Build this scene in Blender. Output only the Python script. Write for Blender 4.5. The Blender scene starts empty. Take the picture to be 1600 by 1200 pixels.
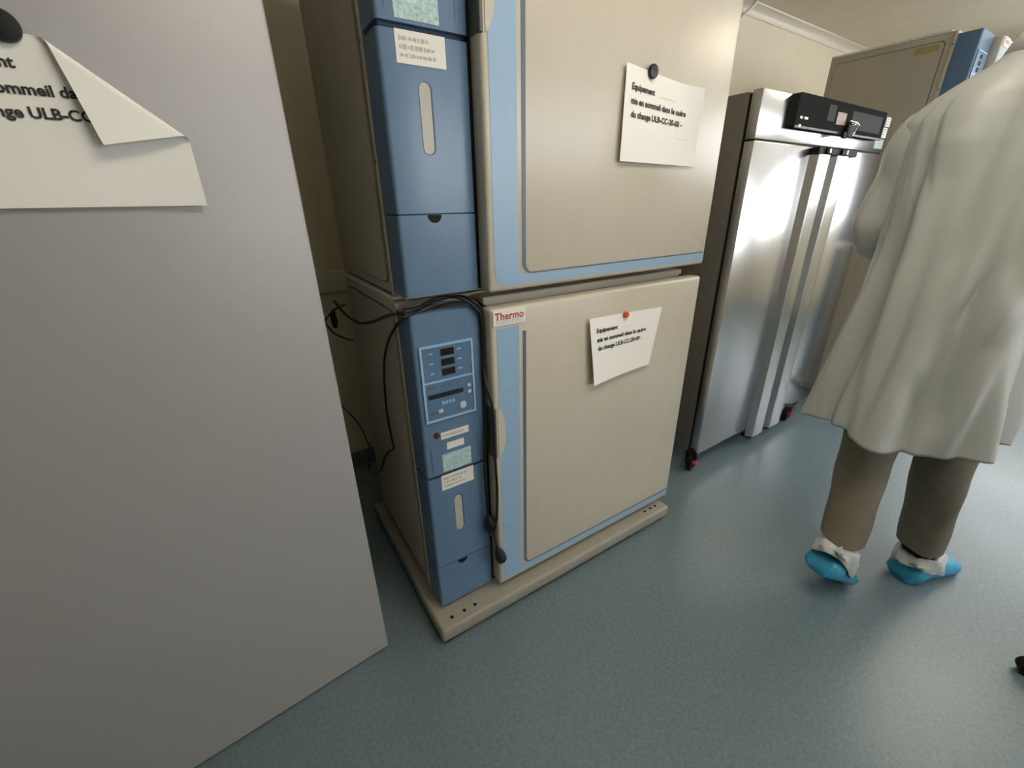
import bpy, bmesh, math, random
from mathutils import Vector, Matrix
random.seed(7)
sc = bpy.context.scene
COL = sc.collection

# ------------------------------------------------------------------ camera
FPX, CAMH = 661.2, 1.3
YAW, PITCH, ROLL = (math.radians(a) for a in (33.7, 23.3, 0.98))
fwd = Vector((math.sin(YAW)*math.cos(PITCH), math.cos(YAW)*math.cos(PITCH), -math.sin(PITCH)))
rgt = Vector((math.cos(YAW), -math.sin(YAW), 0))
dwn = fwd.cross(rgt)
r2 = rgt*math.cos(ROLL) + dwn*math.sin(ROLL)
d2 = dwn*math.cos(ROLL) - rgt*math.sin(ROLL)
cam = bpy.data.cameras.new('camera')
cam.sensor_width = 36.0
cam.lens = FPX/1600*36
cam.clip_start = 0.02
camo = bpy.data.objects.new('camera', cam)
COL.objects.link(camo)
up = -d2
bk = -fwd
camo.matrix_world = Matrix(((r2.x, up.x, bk.x, 0), (r2.y, up.y, bk.y, 0), (r2.z, up.z, bk.z, CAMH), (0, 0, 0, 1)))
sc.camera = camo
CAM = Vector((0, 0, CAMH))

# ------------------------------------------------------------------ light and exposure
wd = bpy.data.worlds.new('daylight')
sc.world = wd
wd.use_nodes = True
wd.node_tree.nodes['Background'].inputs[0].default_value = (0.96, 0.97, 1.0, 1)
wd.node_tree.nodes['Background'].inputs[1].default_value = 8.5
sc.view_settings.view_transform = 'Standard'
sc.view_settings.look = 'None'
sc.view_settings.gamma = 1.0
sc.view_settings.use_curve_mapping = False
sc.view_settings.exposure = -0.1
LAMP_STRENGTH = 9.5
LAMP_COLOR = (1.0, 0.90, 0.72)

# ------------------------------------------------------------------ helpers
def pray(x, y):
    return r2*((x-800)/FPX) + d2*((y-600)/FPX) + fwd
def pY(x, y, Y):
    d = pray(x, y); return CAM + d*(Y/d.y)
def pX(x, y, X):
    d = pray(x, y); return CAM + d*(X/d.x)
def pZ(x, y, z):
    d = pray(x, y); return CAM + d*((z-CAMH)/d.z)
def pPlane(x, y, p0, n):
    d = pray(x, y); return CAM + d*((p0-CAM).dot(n)/d.dot(n))

def mat(name, color, rough=0.5, metal=0.0, noise=0.0, scale=40, bump=0.0, bscale=200, spec=0.5, stretch=None, emit=None, estr=0, trans=0, alpha=1, coat=0):
    m = bpy.data.materials.new(name)
    m.use_nodes = True
    nt = m.node_tree
    b = nt.nodes['Principled BSDF']
    b.inputs['Base Color'].default_value = (*color, 1)
    b.inputs['Roughness'].default_value = rough
    b.inputs['Metallic'].default_value = metal
    b.inputs['Specular IOR Level'].default_value = spec
    b.inputs['Coat Weight'].default_value = coat
    if trans: b.inputs['Transmission Weight'].default_value = trans
    if emit:
        b.inputs['Emission Color'].default_value = (*emit, 1)
        b.inputs['Emission Strength'].default_value = estr
    tc = nt.nodes.new('ShaderNodeTexCoord')
    mp = nt.nodes.new('ShaderNodeMapping')
    nt.links.new(tc.outputs['Object'], mp.inputs[0])
    if stretch: mp.inputs['Scale'].default_value = stretch
    if noise:
        n = nt.nodes.new('ShaderNodeTexNoise'); n.inputs['Scale'].default_value = scale; n.inputs['Detail'].default_value = 4
        nt.links.new(mp.outputs[0], n.inputs['Vector'])
        r = nt.nodes.new('ShaderNodeValToRGB')
        r.color_ramp.elements[0].position = 0.3; r.color_ramp.elements[1].position = 0.7
        r.color_ramp.elements[0].color = (*[c*(1-noise) for c in color], 1)
        r.color_ramp.elements[1].color = (*[min(1, c*(1+noise)) for c in color], 1)
        nt.links.new(n.outputs['Fac'], r.inputs[0]); nt.links.new(r.outputs[0], b.inputs['Base Color'])
    if bump:
        n2 = nt.nodes.new('ShaderNodeTexNoise'); n2.inputs['Scale'].default_value = bscale; n2.inputs['Detail'].default_value = 3
        nt.links.new(mp.outputs[0], n2.inputs['Vector'])
        bp = nt.nodes.new('ShaderNodeBump'); bp.inputs['Strength'].default_value = bump; bp.inputs['Distance'].default_value = 0.002
        nt.links.new(n2.outputs['Fac'], bp.inputs['Height']); nt.links.new(bp.outputs[0], b.inputs['Normal'])
    return m

M = {}
M['wall'] = mat('wall_paint', (0.80, 0.73, 0.56), 0.45, noise=0.02, scale=6, bump=0.05)
M['ceiling'] = mat('ceiling_paint', (0.70, 0.65, 0.53), 0.6, noise=0.03, scale=4)
M['trim'] = mat('trim_white', (0.76, 0.71, 0.58), 0.4)
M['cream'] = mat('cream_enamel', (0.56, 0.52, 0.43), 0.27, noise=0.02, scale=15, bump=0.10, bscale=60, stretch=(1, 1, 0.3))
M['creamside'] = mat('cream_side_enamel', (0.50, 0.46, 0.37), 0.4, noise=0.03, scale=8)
M['pallet'] = mat('pallet_enamel', (0.31, 0.29, 0.245), 0.45, noise=0.04, scale=12)
M['blue'] = mat('blue_plastic', (0.115, 0.20, 0.33), 0.27, noise=0.06, scale=9, bump=0.10, bscale=90, stretch=(1, 1, 0.25))
M['bluedark'] = mat('blue_groove', (0.03, 0.06, 0.12), 0.5)
M['bluelight'] = mat('light_blue_print', (0.285, 0.44, 0.62), 0.36, noise=0.02)
M['blueline'] = mat('slate_blue_line', (0.11, 0.14, 0.19), 0.4)
M['bluefr'] = mat('panel_outline_blue', (0.30, 0.50, 0.72), 0.4)
M['bluepanel'] = mat('panel_blue', (0.095, 0.18, 0.31), 0.35)
M['rubber'] = mat('black_rubber', (0.008, 0.008, 0.008), 0.6, spec=0.2)
M['darkgrey'] = mat('dark_grey_plastic', (0.06, 0.06, 0.055), 0.45)
M['grip'] = mat('grey_grip', (0.10, 0.10, 0.09), 0.45)
M['white'] = mat('white_plastic', (0.80, 0.78, 0.74), 0.4)
M['sticker'] = mat('sticker_white', (0.78, 0.76, 0.72), 0.4, noise=0.03, scale=120)
M['stickteal'] = mat('sticker_pale_teal', (0.42, 0.58, 0.60), 0.3, noise=0.28, scale=130)
M['print'] = mat('grey_print', (0.45, 0.45, 0.45), 0.6)
M['ink'] = mat('black_ink', (0.03, 0.03, 0.03), 0.7)
M['inkfaint'] = mat('faint_ink', (0.52, 0.52, 0.50), 0.7)
M['red'] = mat('red_print', (0.40, 0.03, 0.04), 0.5)
M['paper'] = mat('paper', (0.88, 0.87, 0.83), 0.7, bump=0.05, bscale=60)
M['magblack'] = mat('magnet_black', (0.012, 0.012, 0.012), 0.35)
M['magorange'] = mat('magnet_orange', (0.62, 0.10, 0.02), 0.35)
M['display'] = mat('dark_display', (0.012, 0.008, 0.007), 0.15)
M['led'] = mat('dark_red_button', (0.10, 0.008, 0.008), 0.3)
M['window'] = mat('translucent_window', (0.45, 0.45, 0.40), 0.35)
M['button'] = mat('silver_button', (0.55, 0.60, 0.65), 0.3)
M['grey'] = mat('grey_cabinet_paint', (0.40, 0.392, 0.395), 0.45, metal=0.15, noise=0.015, scale=5, bump=0.03, bscale=400)
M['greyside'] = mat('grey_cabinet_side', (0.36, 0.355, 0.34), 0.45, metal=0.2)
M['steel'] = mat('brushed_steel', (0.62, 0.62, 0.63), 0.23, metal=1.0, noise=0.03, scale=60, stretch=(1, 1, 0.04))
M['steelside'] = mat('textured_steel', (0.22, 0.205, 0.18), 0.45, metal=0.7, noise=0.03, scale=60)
M['panelglass'] = mat('black_panel_glass', (0.028, 0.031, 0.031), 0.4, spec=0.0)
M['screen'] = mat('grey_screen', (0.10, 0.10, 0.105), 0.5, spec=0.0)
M['screenpink'] = mat('brown_screen', (0.30, 0.22, 0.17), 0.4, spec=0.2)
M['chrome'] = mat('chrome', (0.8, 0.78, 0.74), 0.15, metal=1)
M['casterred'] = mat('caster_red', (0.36, 0.02, 0.03), 0.4)
M['cord'] = mat('black_cord', (0.008, 0.008, 0.008), 0.45)
M['yellow'] = mat('yellow_label', (0.42, 0.34, 0.12), 0.5)
M['coat'] = mat('white_coat_fabric', (0.51, 0.535, 0.525), 0.42, noise=0.03, scale=7, bump=0.9, bscale=9, stretch=(1, 1, 0.35))
M['trouser'] = mat('tan_trouser_cloth', (0.175, 0.158, 0.118), 0.85, noise=0.08, scale=30, bump=0.2, bscale=60)
M['sock'] = mat('black_sock', (0.006, 0.006, 0.006), 0.9)
M['coverblue'] = mat('blue_shoe_cover_film', (0.03, 0.30, 0.52), 0.3, noise=0.12, scale=25, bump=0.5, bscale=40)
M['coverwhite'] = mat('pale_shoe_cover_film', (0.55, 0.58, 0.58), 0.5, noise=0.1, scale=40, bump=0.6, bscale=60)
M['skin'] = mat('skin', (0.52, 0.32, 0.23), 0.5, noise=0.05, scale=30)
M['hair'] = mat('dark_hair', (0.03, 0.02, 0.014), 0.6, noise=0.2, scale=80, bump=0.5, bscale=120)
M['eye'] = mat('eye', (0.7, 0.68, 0.65), 0.2)
M['lampframe'] = mat('lamp_frame', (0.8, 0.8, 0.8), 0.4)
M['diffuser'] = mat('lamp_diffuser', (0.9, 0.9, 0.9), 0.5, emit=LAMP_COLOR, estr=LAMP_STRENGTH)
def glass_material():
    m = bpy.data.materials.new('pane_glass'); m.use_nodes = True
    nt = m.node_tree; nt.nodes.clear()
    o = nt.nodes.new('ShaderNodeOutputMaterial'); mx = nt.nodes.new('ShaderNodeMixShader')
    a = nt.nodes.new('ShaderNodeBsdfTransparent'); g = nt.nodes.new('ShaderNodeBsdfGlossy'); g.inputs['Roughness'].default_value = 0.02
    fr = nt.nodes.new('ShaderNodeFresnel'); fr.inputs['IOR'].default_value = 1.3
    nt.links.new(fr.outputs[0], mx.inputs[0]); nt.links.new(a.outputs[0], mx.inputs[1]); nt.links.new(g.outputs[0], mx.inputs[2]); nt.links.new(mx.outputs[0], o.inputs[0])
    return m
M['glass'] = glass_material()

def floor_material():
    m = mat('speckled_blue_grey_vinyl', (0.18, 0.235, 0.25), 0.28)
    nt = m.node_tree; b = nt.nodes['Principled BSDF']
    tc = nt.nodes['Texture Coordinate']
    n1 = nt.nodes.new('ShaderNodeTexNoise'); n1.inputs['Scale'].default_value = 90; n1.inputs['Detail'].default_value = 5; n1.inputs['Roughness'].default_value = 0.7
    n2 = nt.nodes.new('ShaderNodeTexNoise'); n2.inputs['Scale'].default_value = 2.2; n2.inputs['Detail'].default_value = 3
    nt.links.new(tc.outputs['Object'], n1.inputs['Vector']); nt.links.new(tc.outputs['Object'], n2.inputs['Vector'])
    r = nt.nodes.new('ShaderNodeValToRGB')
    e = r.color_ramp.elements
    e[0].position = 0.34; e[0].color = (0.115, 0.168, 0.192, 1)
    e[1].position = 0.66; e[1].color = (0.170, 0.229, 0.258, 1)
    nt.links.new(n1.outputs['Fac'], r.inputs[0])
    nt.links.new(r.outputs[0], b.inputs['Base Color'])
    mr = nt.nodes.new('ShaderNodeMapRange')
    mr.inputs[3].default_value = 0.24; mr.inputs[4].default_value = 0.40
    nt.links.new(n2.outputs['Fac'], mr.inputs[0]); nt.links.new(mr.outputs[0], b.inputs['Roughness'])
    bp = nt.nodes.new('ShaderNodeBump'); bp.inputs['Strength'].default_value = 0.10; bp.inputs['Distance'].default_value = 0.002
    nt.links.new(n1.outputs['Fac'], bp.inputs['Height']); nt.links.new(bp.outputs[0], b.inputs['Normal'])
    return m
M['floor'] = floor_material()

def new(name, verts, faces, m, parent=None, smooth=False, angle=None):
    me = bpy.data.meshes.new(name)
    me.from_pydata([tuple(v) for v in verts], [], faces)
    bm = bmesh.new(); bm.from_mesh(me)
    bmesh.ops.recalc_face_normals(bm, faces=bm.faces)
    bm.to_mesh(me); bm.free()
    return link(name, me, m, parent, smooth, angle)
def link(name, me, m, parent=None, smooth=False, angle=None):
    o = bpy.data.objects.new(name, me)
    COL.objects.link(o)
    me.name = name
    me.materials.clear(); me.materials.append(m)
    if parent: o.parent = parent
    if smooth or angle:
        for p in me.polygons: p.use_smooth = True
        if angle:
            me.set_sharp_from_angle(angle=math.radians(angle))
    return o
def frombm(name, bm, m, parent=None, smooth=False, angle=None):
    me = bpy.data.meshes.new(name); bm.to_mesh(me); bm.free()
    return link(name, me, m, parent, smooth, angle)
def addbox(bm, x0, x1, y0, y1, z0, z1, bev=0, seg=3):
    r = bmesh.ops.create_cube(bm, size=1)
    vs = r['verts']
    bmesh.ops.scale(bm, vec=(x1-x0, y1-y0, z1-z0), verts=vs)
    bmesh.ops.translate(bm, vec=((x0+x1)/2, (y0+y1)/2, (z0+z1)/2), verts=vs)
    if bev:
        es = list({e for v in vs for e in v.link_edges})
        bmesh.ops.bevel(bm, geom=es, offset=bev, segments=seg, profile=0.5, affect='EDGES')
def box(name, m, parent, x0, x1, y0, y1, z0, z1, bev=0, seg=3):
    bm = bmesh.new(); addbox(bm, x0, x1, y0, y1, z0, z1, bev, seg)
    return frombm(name, bm, m, parent, angle=30 if bev else None)
def prism_xz(name, m, parent, poly, y0, y1):
    """polygon in x,z extruded between y0 and y1"""
    n = len(poly)
    v = [(x, y0, z) for x, z in poly] + [(x, y1, z) for x, z in poly]
    f = [tuple(range(n)), tuple(range(2*n-1, n-1, -1))] + [(i, (i+1) % n, n+(i+1) % n, n+i) for i in range(n)]
    return new(name, v, f, m, parent, angle=30)
def prism_xy(name, m, parent, poly, z0, z1, angle=40):
    n = len(poly)
    v = [(x, y, z0) for x, y in poly] + [(x, y, z1) for x, y in poly]
    f = [tuple(range(n)), tuple(range(2*n-1, n-1, -1))] + [(i, (i+1) % n, n+(i+1) % n, n+i) for i in range(n)]
    return new(name, v, f, m, parent, angle=angle)
def arc(cx, cy, r, a0, a1, n=8):
    return [(cx+r*math.cos(math.radians(a0+(a1-a0)*i/n)), cy+r*math.sin(math.radians(a0+(a1-a0)*i/n))) for i in range(n+1)]
def spline(pts, per=8):
    pts = [Vector(p) for p in pts]
    P = [pts[0]*2-pts[1]] + pts + [pts[-1]*2-pts[-2]]
    out = []
    for i in range(1, len(P)-2):
        a, b, c, d = P[i-1:i+3]
        for k in range(per):
            t = k/per
            out.append(0.5*((2*b)+(c-a)*t+(2*a-5*b+4*c-d)*t*t+(3*b-a-3*c+d)*t**3))
    out.append(pts[-1])
    return out
def tube_data(pts, rad, n=10, caps=True):
    pts = [Vector(p) for p in pts]
    if not isinstance(rad, (list, tuple)): rad = [rad]*len(pts)
    v, f = [], []
    t = (pts[1]-pts[0]).normalized()
    ref = Vector((0, 0, 1)) if abs(t.z) < 0.9 else Vector((1, 0, 0))
    nn = t.cross(ref).normalized()
    for i, p in enumerate(pts):
        if 0 < i < len(pts)-1: t = (pts[i+1]-pts[i-1]).normalized()
        elif i == len(pts)-1: t = (pts[i]-pts[i-1]).normalized()
        nn = (nn - t*nn.dot(t)).normalized()
        bb = t.cross(nn)
        for k in range(n):
            a = 2*math.pi*k/n
            v.append(p + (nn*math.cos(a)+bb*math.sin(a))*rad[i])
    for i in range(len(pts)-1):
        for k in range(n):
            f.append((i*n+k, i*n+(k+1) % n, (i+1)*n+(k+1) % n, (i+1)*n+k))
    if caps:
        f.append(tuple(range(n))); f.append(tuple(range((len(pts)-1)*n, len(pts)*n)))
    return v, f
def tube(name, m, parent, pts, rad, n=10):
    v, f = tube_data(pts, rad, n)
    return new(name, v, f, m, parent, angle=50)
def lathe_z(name, m, parent, prof, n=24, axis='z', at=(0, 0, 0)):
    v, f = [], []
    for r, h in prof:
        for k in range(n):
            a = 2*math.pi*k/n
            c, s = r*math.cos(a), r*math.sin(a)
            p = {'z': (c, s, h), 'y': (c, h, s), 'x': (h, c, s)}[axis]
            v.append((p[0]+at[0], p[1]+at[1], p[2]+at[2]))
    for i in range(len(prof)-1):
        for k in range(n):
            f.append((i*n+k, i*n+(k+1) % n, (i+1)*n+(k+1) % n, (i+1)*n+k))
    f.append(tuple(range(n))); f.append(tuple(range((len(prof)-1)*n, len(prof)*n)))
    return new(name, v, f, m, parent, angle=40)
def thing(name, label, cat, loc=(0, 0, 0), rz=0, group=None):
    o = bpy.data.objects.new(name, None); COL.objects.link(o)
    o.empty_display_size = 0.1
    o.location = loc; o.rotation_euler = (0, 0, rz)
    return tag(o, label, cat, group)
def tag(o, label, cat, group=None):
    o['label'] = label; o['category'] = cat
    if group: o['group'] = group
    return o
def struct(o):
    o['kind'] = 'structure'; return o
def text_data(body, size, bold=0.0, align='LEFT'):
    cu = bpy.data.curves.new('txt', 'FONT'); cu.body = body; cu.size = size; cu.offset = bold; cu.align_x = align
    cu.resolution_u = 3
    ob = bpy.data.objects.new('txt', cu); COL.objects.link(ob)
    bpy.context.view_layer.update()
    me = bpy.data.meshes.new_from_object(ob.evaluated_get(bpy.context.evaluated_depsgraph_get()))
    v = [(p.co.x, p.co.y) for p in me.vertices]; f = [tuple(p.vertices) for p in me.polygons]
    bpy.data.objects.remove(ob); bpy.data.curves.remove(cu); bpy.data.meshes.remove(me)
    return v, f

# ------------------------------------------------------------------ room
WALL_Y, CEIL = 2.08, 2.483
XL, XR, YF = -2.2, 6.3, -2.9
struct(box('floor', M['floor'], None, XL, XR, YF, WALL_Y, -0.1, 0))
struct(box('ceiling', M['ceiling'], None, XL, XR, YF, WALL_Y, CEIL, CEIL+0.1))
struct(box('wall_back', M['wall'], None, XL, XR, WALL_Y, WALL_Y+0.1, -0.1, CEIL+0.1))
struct(box('wall_left', M['wall'], None, XL-0.1, XL, YF-0.1, WALL_Y+0.1, -0.1, CEIL+0.1))
# right wall with a window opening
WY0, WY1, WZ0, WZ1 = -2.4, 0.9, 1.30, 2.30
bm = bmesh.new()
addbox(bm, XR, XR+0.1, YF-0.1, WY0, -0.1, CEIL+0.1)
addbox(bm, XR, XR+0.1, WY1, WALL_Y+0.1, -0.1, CEIL+0.1)
addbox(bm, XR, XR+0.1, WY0, WY1, -0.1, WZ0)
addbox(bm, XR, XR+0.1, WY0, WY1, WZ1, CEIL+0.1)
struct(frombm('wall_right', bm, M['wall']))
bm = bmesh.new()
addbox(bm, XR-0.02, XR+0.08, WY0, WY1, WZ0, WZ0+0.05)
addbox(bm, XR-0.02, XR+0.08, WY0, WY1, WZ1-0.05, WZ1)
for yy in (WY0, (WY0+WY1)/2-0.025, WY1-0.05):
    addbox(bm, XR-0.02, XR+0.08, yy, yy+0.05, WZ0+0.05, WZ1-0.05)
win = struct(frombm('window_1', bm, M['white']))
ym = (WY0+WY1)/2
box('pane', M['glass'], win, XR+0.03, XR+0.036, WY0+0.05, ym-0.025, WZ0+0.05, WZ1-0.05)
box('pane', M['glass'], win, XR+0.03, XR+0.036, ym+0.025, WY1-0.05, WZ0+0.05, WZ1-0.05)
# front wall (behind the camera) with a row of windows
FXA, FXB, FZ0, FZ1 = 1.4, 5.8, 1.2, 2.3
bm = bmesh.new()
addbox(bm, XL, FXA, YF-0.1, YF, -0.1, CEIL+0.1)
addbox(bm, FXB, XR, YF-0.1, YF, -0.1, CEIL+0.1)
addbox(bm, FXA, FXB, YF-0.1, YF, -0.1, FZ0)
addbox(bm, FXA, FXB, YF-0.1, YF, FZ1, CEIL+0.1)
struct(frombm('wall_front', bm, M['wall']))
nw = 3
for k in range(nw):
    xa = FXA+(FXB-FXA)*k/nw; xb = FXA+(FXB-FXA)*(k+1)/nw
    bm = bmesh.new()
    addbox(bm, xa, xb, YF-0.08, YF+0.02, FZ0, FZ0+0.06); addbox(bm, xa, xb, YF-0.08, YF+0.02, FZ1-0.06, FZ1)
    addbox(bm, xa, xa+0.07, YF-0.08, YF+0.02, FZ0+0.06, FZ1-0.06); addbox(bm, xb-0.07, xb, YF-0.08, YF+0.02, FZ0+0.06, FZ1-0.06)
    w_ = struct(frombm('window_%d' % (k+2), bm, M['white']))
    box('pane', M['glass'], w_, xa+0.07, xb-0.07, YF-0.04, YF-0.034, FZ0+0.06, FZ1-0.06)
# coving between wall and ceiling, rail and skirting on the back wall
prof = [(WALL_Y, CEIL)] + [(WALL_Y-0.055+0.055*math.cos(a)*1.0, CEIL-0.055+0.055*math.sin(a)) for a in [0]]
n = 8
cv = [(WALL_Y, CEIL), (WALL_Y, CEIL-0.06)] + [(WALL_Y-0.008-0.05*(1-math.cos(math.pi/2*i/n)), CEIL-0.058+0.05*math.sin(math.pi/2*i/n)) for i in range(n+1)] + [(WALL_Y-0.06, CEIL)]
v = [(XL, y, z) for y, z in cv] + [(XR, y, z) for y, z in cv]
k = len(cv)
struct(new('trim_1', v, [tuple(range(k)), tuple(range(k, 2*k))] + [(i, (i+1) % k, k+(i+1) % k, k+i) for i in range(k)], M['trim'], angle=40))
struct(box('trim_2', M['trim'], None, XL, XR, WALL_Y-0.018, WALL_Y, 0.93, 1.03, 0.006))
struct(box('baseboard_back', M['floor'], None, XL, XR, WALL_Y-0.012, WALL_Y, 0, 0.09, 0.004))

# ceiling lamps: recessed panels above the aisle
def ceiling_lamp(x, y, label):
    t = thing('ceiling_lamp', label, 'lamp', (x, y, CEIL), 0, 'ceiling light panels over the aisle')
    bm = bmesh.new()
    w, d = 0.62, 0.32
    for a in ((-w, w, -d, -d+0.02), (-w, w, d-0.02, d), (-w, -w+0.02, -d+0.02, d-0.02), (w-0.02, w, -d+0.02, d-0.02)):
        addbox(bm, a[0], a[1], a[2], a[3], -0.022, 0)
    frombm('frame', bm, M['lampframe'], t)
    box('diffuser', M['diffuser'], t, -w+0.02, w-0.02, -d+0.02, d-0.02, -0.016, 0)
for x, lb in ((0.85, 'rectangular white ceiling light panel over the aisle before the stacked incubators'), (3.9, 'rectangular white ceiling light panel over the aisle before the far incubators')):
    ceiling_lamp(x, -0.10, lb)

# ------------------------------------------------------------------ two-column CO2 incubators
BW, BD, BH = 1.066, 0.622, 0.998
def capsule(cx, z0, z1, hw, n=8):
    return arc(cx, z1-hw, hw, 0, 180, n) + arc(cx, z0+hw, hw, 180, 360, n)
def rect(x0, x1, z0, z1): return [(x0, z0), (x1, z0), (x1, z1), (x0, z1)]
def rrect(x0, x1, z0, z1, r, n=4):
    return arc(x1-r, z1-r, r, 0, 90, n)+arc(x0+r, z1-r, r, 90, 180, n)+arc(x0+r, z0+r, r, 180, 270, n)+arc(x1-r, z0+r, r, 270, 360, n)
SX0, SY0 = 0.021, 0.060   # left side and front of the steel body; column and door stand forward of it
CF = -0.029          # front of the blue column
DF = -0.070          # front of the door
def sticker(parent, m, x0, x1, z0, z1, y=CF-0.003, lines=0, tilt=0.0):
    s = prism_xz('sticker', m, parent, [(x0, z0), (x1, z0+tilt), (x1, z1+tilt), (x0, z1)], y-0.0009, y)
    if lines:
        bm = bmesh.new()
        for i in range(lines):
            zz = z1-(z1-z0)*(i+1)/(lines+1)
            x = x0+(x1-x0)*0.07
            while x < x0+(x1-x0)*random.uniform(0.55, 0.92):
                w = random.uniform(0.002, 0.009)
                h = (z1-z0)*random.uniform(0.10, 0.24)/lines
                addbox(bm, x, x+w, y-0.0012, y-0.0008, zz-h, zz+h)
                x += w+random.uniform(0.001, 0.003)
        frombm('print', bm, M['print'], s)
    return s
def incubator(loc, rz, label, group, zb_door, shift, stickers, side_label=False):
    t = thing('incubator', label, 'incubator', loc, rz, group)
    bm = bmesh.new(); addbox(bm, SX0+0.004, BW, SY0, BD, 0, BH, 0.006, 2)
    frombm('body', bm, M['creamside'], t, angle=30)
    # front fascia of the body: cream like the door
    box('front_frame', M['cream'], t, SX0+0.004, BW-0.004, -0.004, SY0+0.012, 0.002, 0.0098, 0.002, 1)
    box('door_frame', M['cream'], t, 0.2345, BW-0.004, -0.004, SY0+0.012, 0.0098, BH-0.006, 0.003, 1)
    # left side: raised panel, front flange, rim on top
    pan = prism_xz  # noqa
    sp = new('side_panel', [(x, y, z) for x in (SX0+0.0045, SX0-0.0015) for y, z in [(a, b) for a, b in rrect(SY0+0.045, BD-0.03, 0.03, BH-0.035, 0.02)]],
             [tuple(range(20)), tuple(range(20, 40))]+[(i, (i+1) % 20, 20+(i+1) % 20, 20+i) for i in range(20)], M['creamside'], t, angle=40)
    outer = rrect(SY0+0.041, BD-0.026, 0.026, BH-0.031, 0.022)
    new('side_groove', [(x, y, z) for x in (SX0+0.0045, SX0+0.0032) for y, z in outer],
        [tuple(range(20)), tuple(range(20, 40))]+[(i, (i+1) % 20, 20+(i+1) % 20, 20+i) for i in range(20)], M['grip'], t)
    box('corner_flange', M['cream'], t, SX0-0.003, SX0+0.006, SY0+0.002, SY0+0.018, 0.002, BH-0.004, 0.002, 1)
    bm = bmesh.new()
    addbox(bm, SX0, BW-0.004, SY0+0.03, SY0+0.043, BH-0.002, BH+0.008, 0.002, 1)
    addbox(bm, SX0, BW-0.004, BD-0.014, BD-0.002, BH-0.002, BH+0.008, 0.002, 1)
    addbox(bm, SX0-0.001, SX0+0.012, SY0+0.03, BD-0.002, BH-0.002, BH+0.009, 0.002, 1)
    frombm('top_rim', bm, M['white'], t)
    for (ry, rz_) in ((0.010, 0.30), (0.010, 0.52), (0.010, 0.75), (0.010, 0.94)):
        lathe_z('rivet', M['grip'], t, [(0.0035, -0.0042), (0.0035, 0)], 8, 'x', (SX0, SY0+ry, rz_))
    # blue column: three mouldings with rounded left edge
    def colprof(f):
        return [(SX0-0.002, SY0-0.001)] + arc(SX0+0.006, f+0.008, 0.008, 180, 270, 5) + arc(0.205, f+0.008, 0.008, 270, 360, 4) + [(0.213, SY0-0.001)]
    s = shift
    col = thing_part = prism_xy('column_upper_panel', M['blue'], t, colprof(CF-0.002), 0.518+s, 0.98, 30)
    prism_xy('column_access_door', M['blue'], t, colprof(CF), 0.180+s, 0.507+s, 30)
    prism_xy('column_base_panel', M['blue'], t, colprof(CF-0.001), 0.010, 0.177+s, 30)
    prism_xy('column_core', M['bluedark'], t, [(SX0+0.004, SY0-0.002), (SX0+0.006, CF+0.010), (0.210, CF+0.010), (0.211, SY0-0.002)], 0.014, 0.976, 30)
    box('column_gasket', M['rubber'], t, 0.2135, 0.2335, -0.026, SY0-0.002, 0.012, 0.976)
    acc = [o for o in t.children if o.name.startswith('column_access_door')][-1]
    bas = [o for o in t.children if o.name.startswith('column_base_panel')][-1]
    prism_xz('level_window_shade', M['bluedark'], acc, capsule(0.1085, 0.296+s, 0.429+s, 0.0145), CF-0.0006, CF+0.004)  # dark capsule offset to the right paints the shading of a recessed window
    prism_xz('level_window', M['window'], acc, capsule(0.1065, 0.297+s, 0.427+s, 0.0125), CF-0.0016, CF+0.004)
    prism_xz('finger_notch', M['rubber'], bas, arc(0.106, 0.1768+s, 0.017, 180, 360, 12), CF-0.0018, CF+0.004)
    for gx in (0.037, 0.183):
        box('groove', M['bluedark'], col, gx, gx+0.0015, CF-0.0024, CF+0.002, 0.535+s, 0.615+s)
    # control panel
    cp = prism_xz('control_panel', M['bluepanel'], t, rrect(0.033, 0.182, 0.686, 0.899, 0.004), CF-0.0045, CF)
    bm = bmesh.new()
    y0, y1 = CF-0.0065, CF-0.003
    for a in ((0.033, 0.182, 0.893, 0.899), (0.033, 0.182, 0.686, 0.692), (0.033, 0.039, 0.692, 0.893), (0.176, 0.182, 0.692, 0.893), (0.039, 0.176, 0.797, 0.802)):
        addbox(bm, a[0], a[1], y0, y1, a[2], a[3])
    frombm('outline', bm, M['bluefr'], cp)
    for i, zc in enumerate((0.876, 0.849, 0.822)):
        box('display', M['display'], cp, 0.090, 0.127, CF-0.006, CF-0.004, zc-0.009, zc+0.009)
        for gx, gw in ((0.058, 0.010), (0.136, 0.012)):
            box('print', M['bluefr'], cp, gx, gx+gw, CF-0.0048, CF-0.0044, zc-0.001, zc+0.003)
    box('text_display', M['display'], cp, 0.045, 0.146, CF-0.006, CF-0.004, 0.753, 0.7655)
    for gx in (0.045, 0.052, 0.060, 0.085, 0.105, 0.128):
        box('print', M['grip'], cp, gx, gx+0.006, CF-0.0048, CF-0.0044, 0.782, 0.787)
    for zc in (0.768, 0.750):
        lathe_z('button', M['button'], cp, [(0.0055, 0), (0.005, -0.002)], 12, 'y', (0.165, CF-0.0045, zc))
    for gx in (0.082, 0.092, 0.102, 0.112):
        box('button', M['bluefr'], cp, gx, gx+0.007, CF-0.006, CF-0.0044, 0.731, 0.740)
    lathe_z('round_button', M['button'], cp, [(0.0105, 0), (0.0095, -0.003), (0.002, -0.0035)], 18, 'y', (0.143, CF-0.0045, 0.715))
    box('button', M['button'], cp, 0.071, 0.084, CF-0.006, CF-0.0044, 0.709, 0.719)
    box('print', M['grip'], cp, 0.046, 0.066, CF-0.0048, CF-0.0044, 0.708, 0.714)
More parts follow.
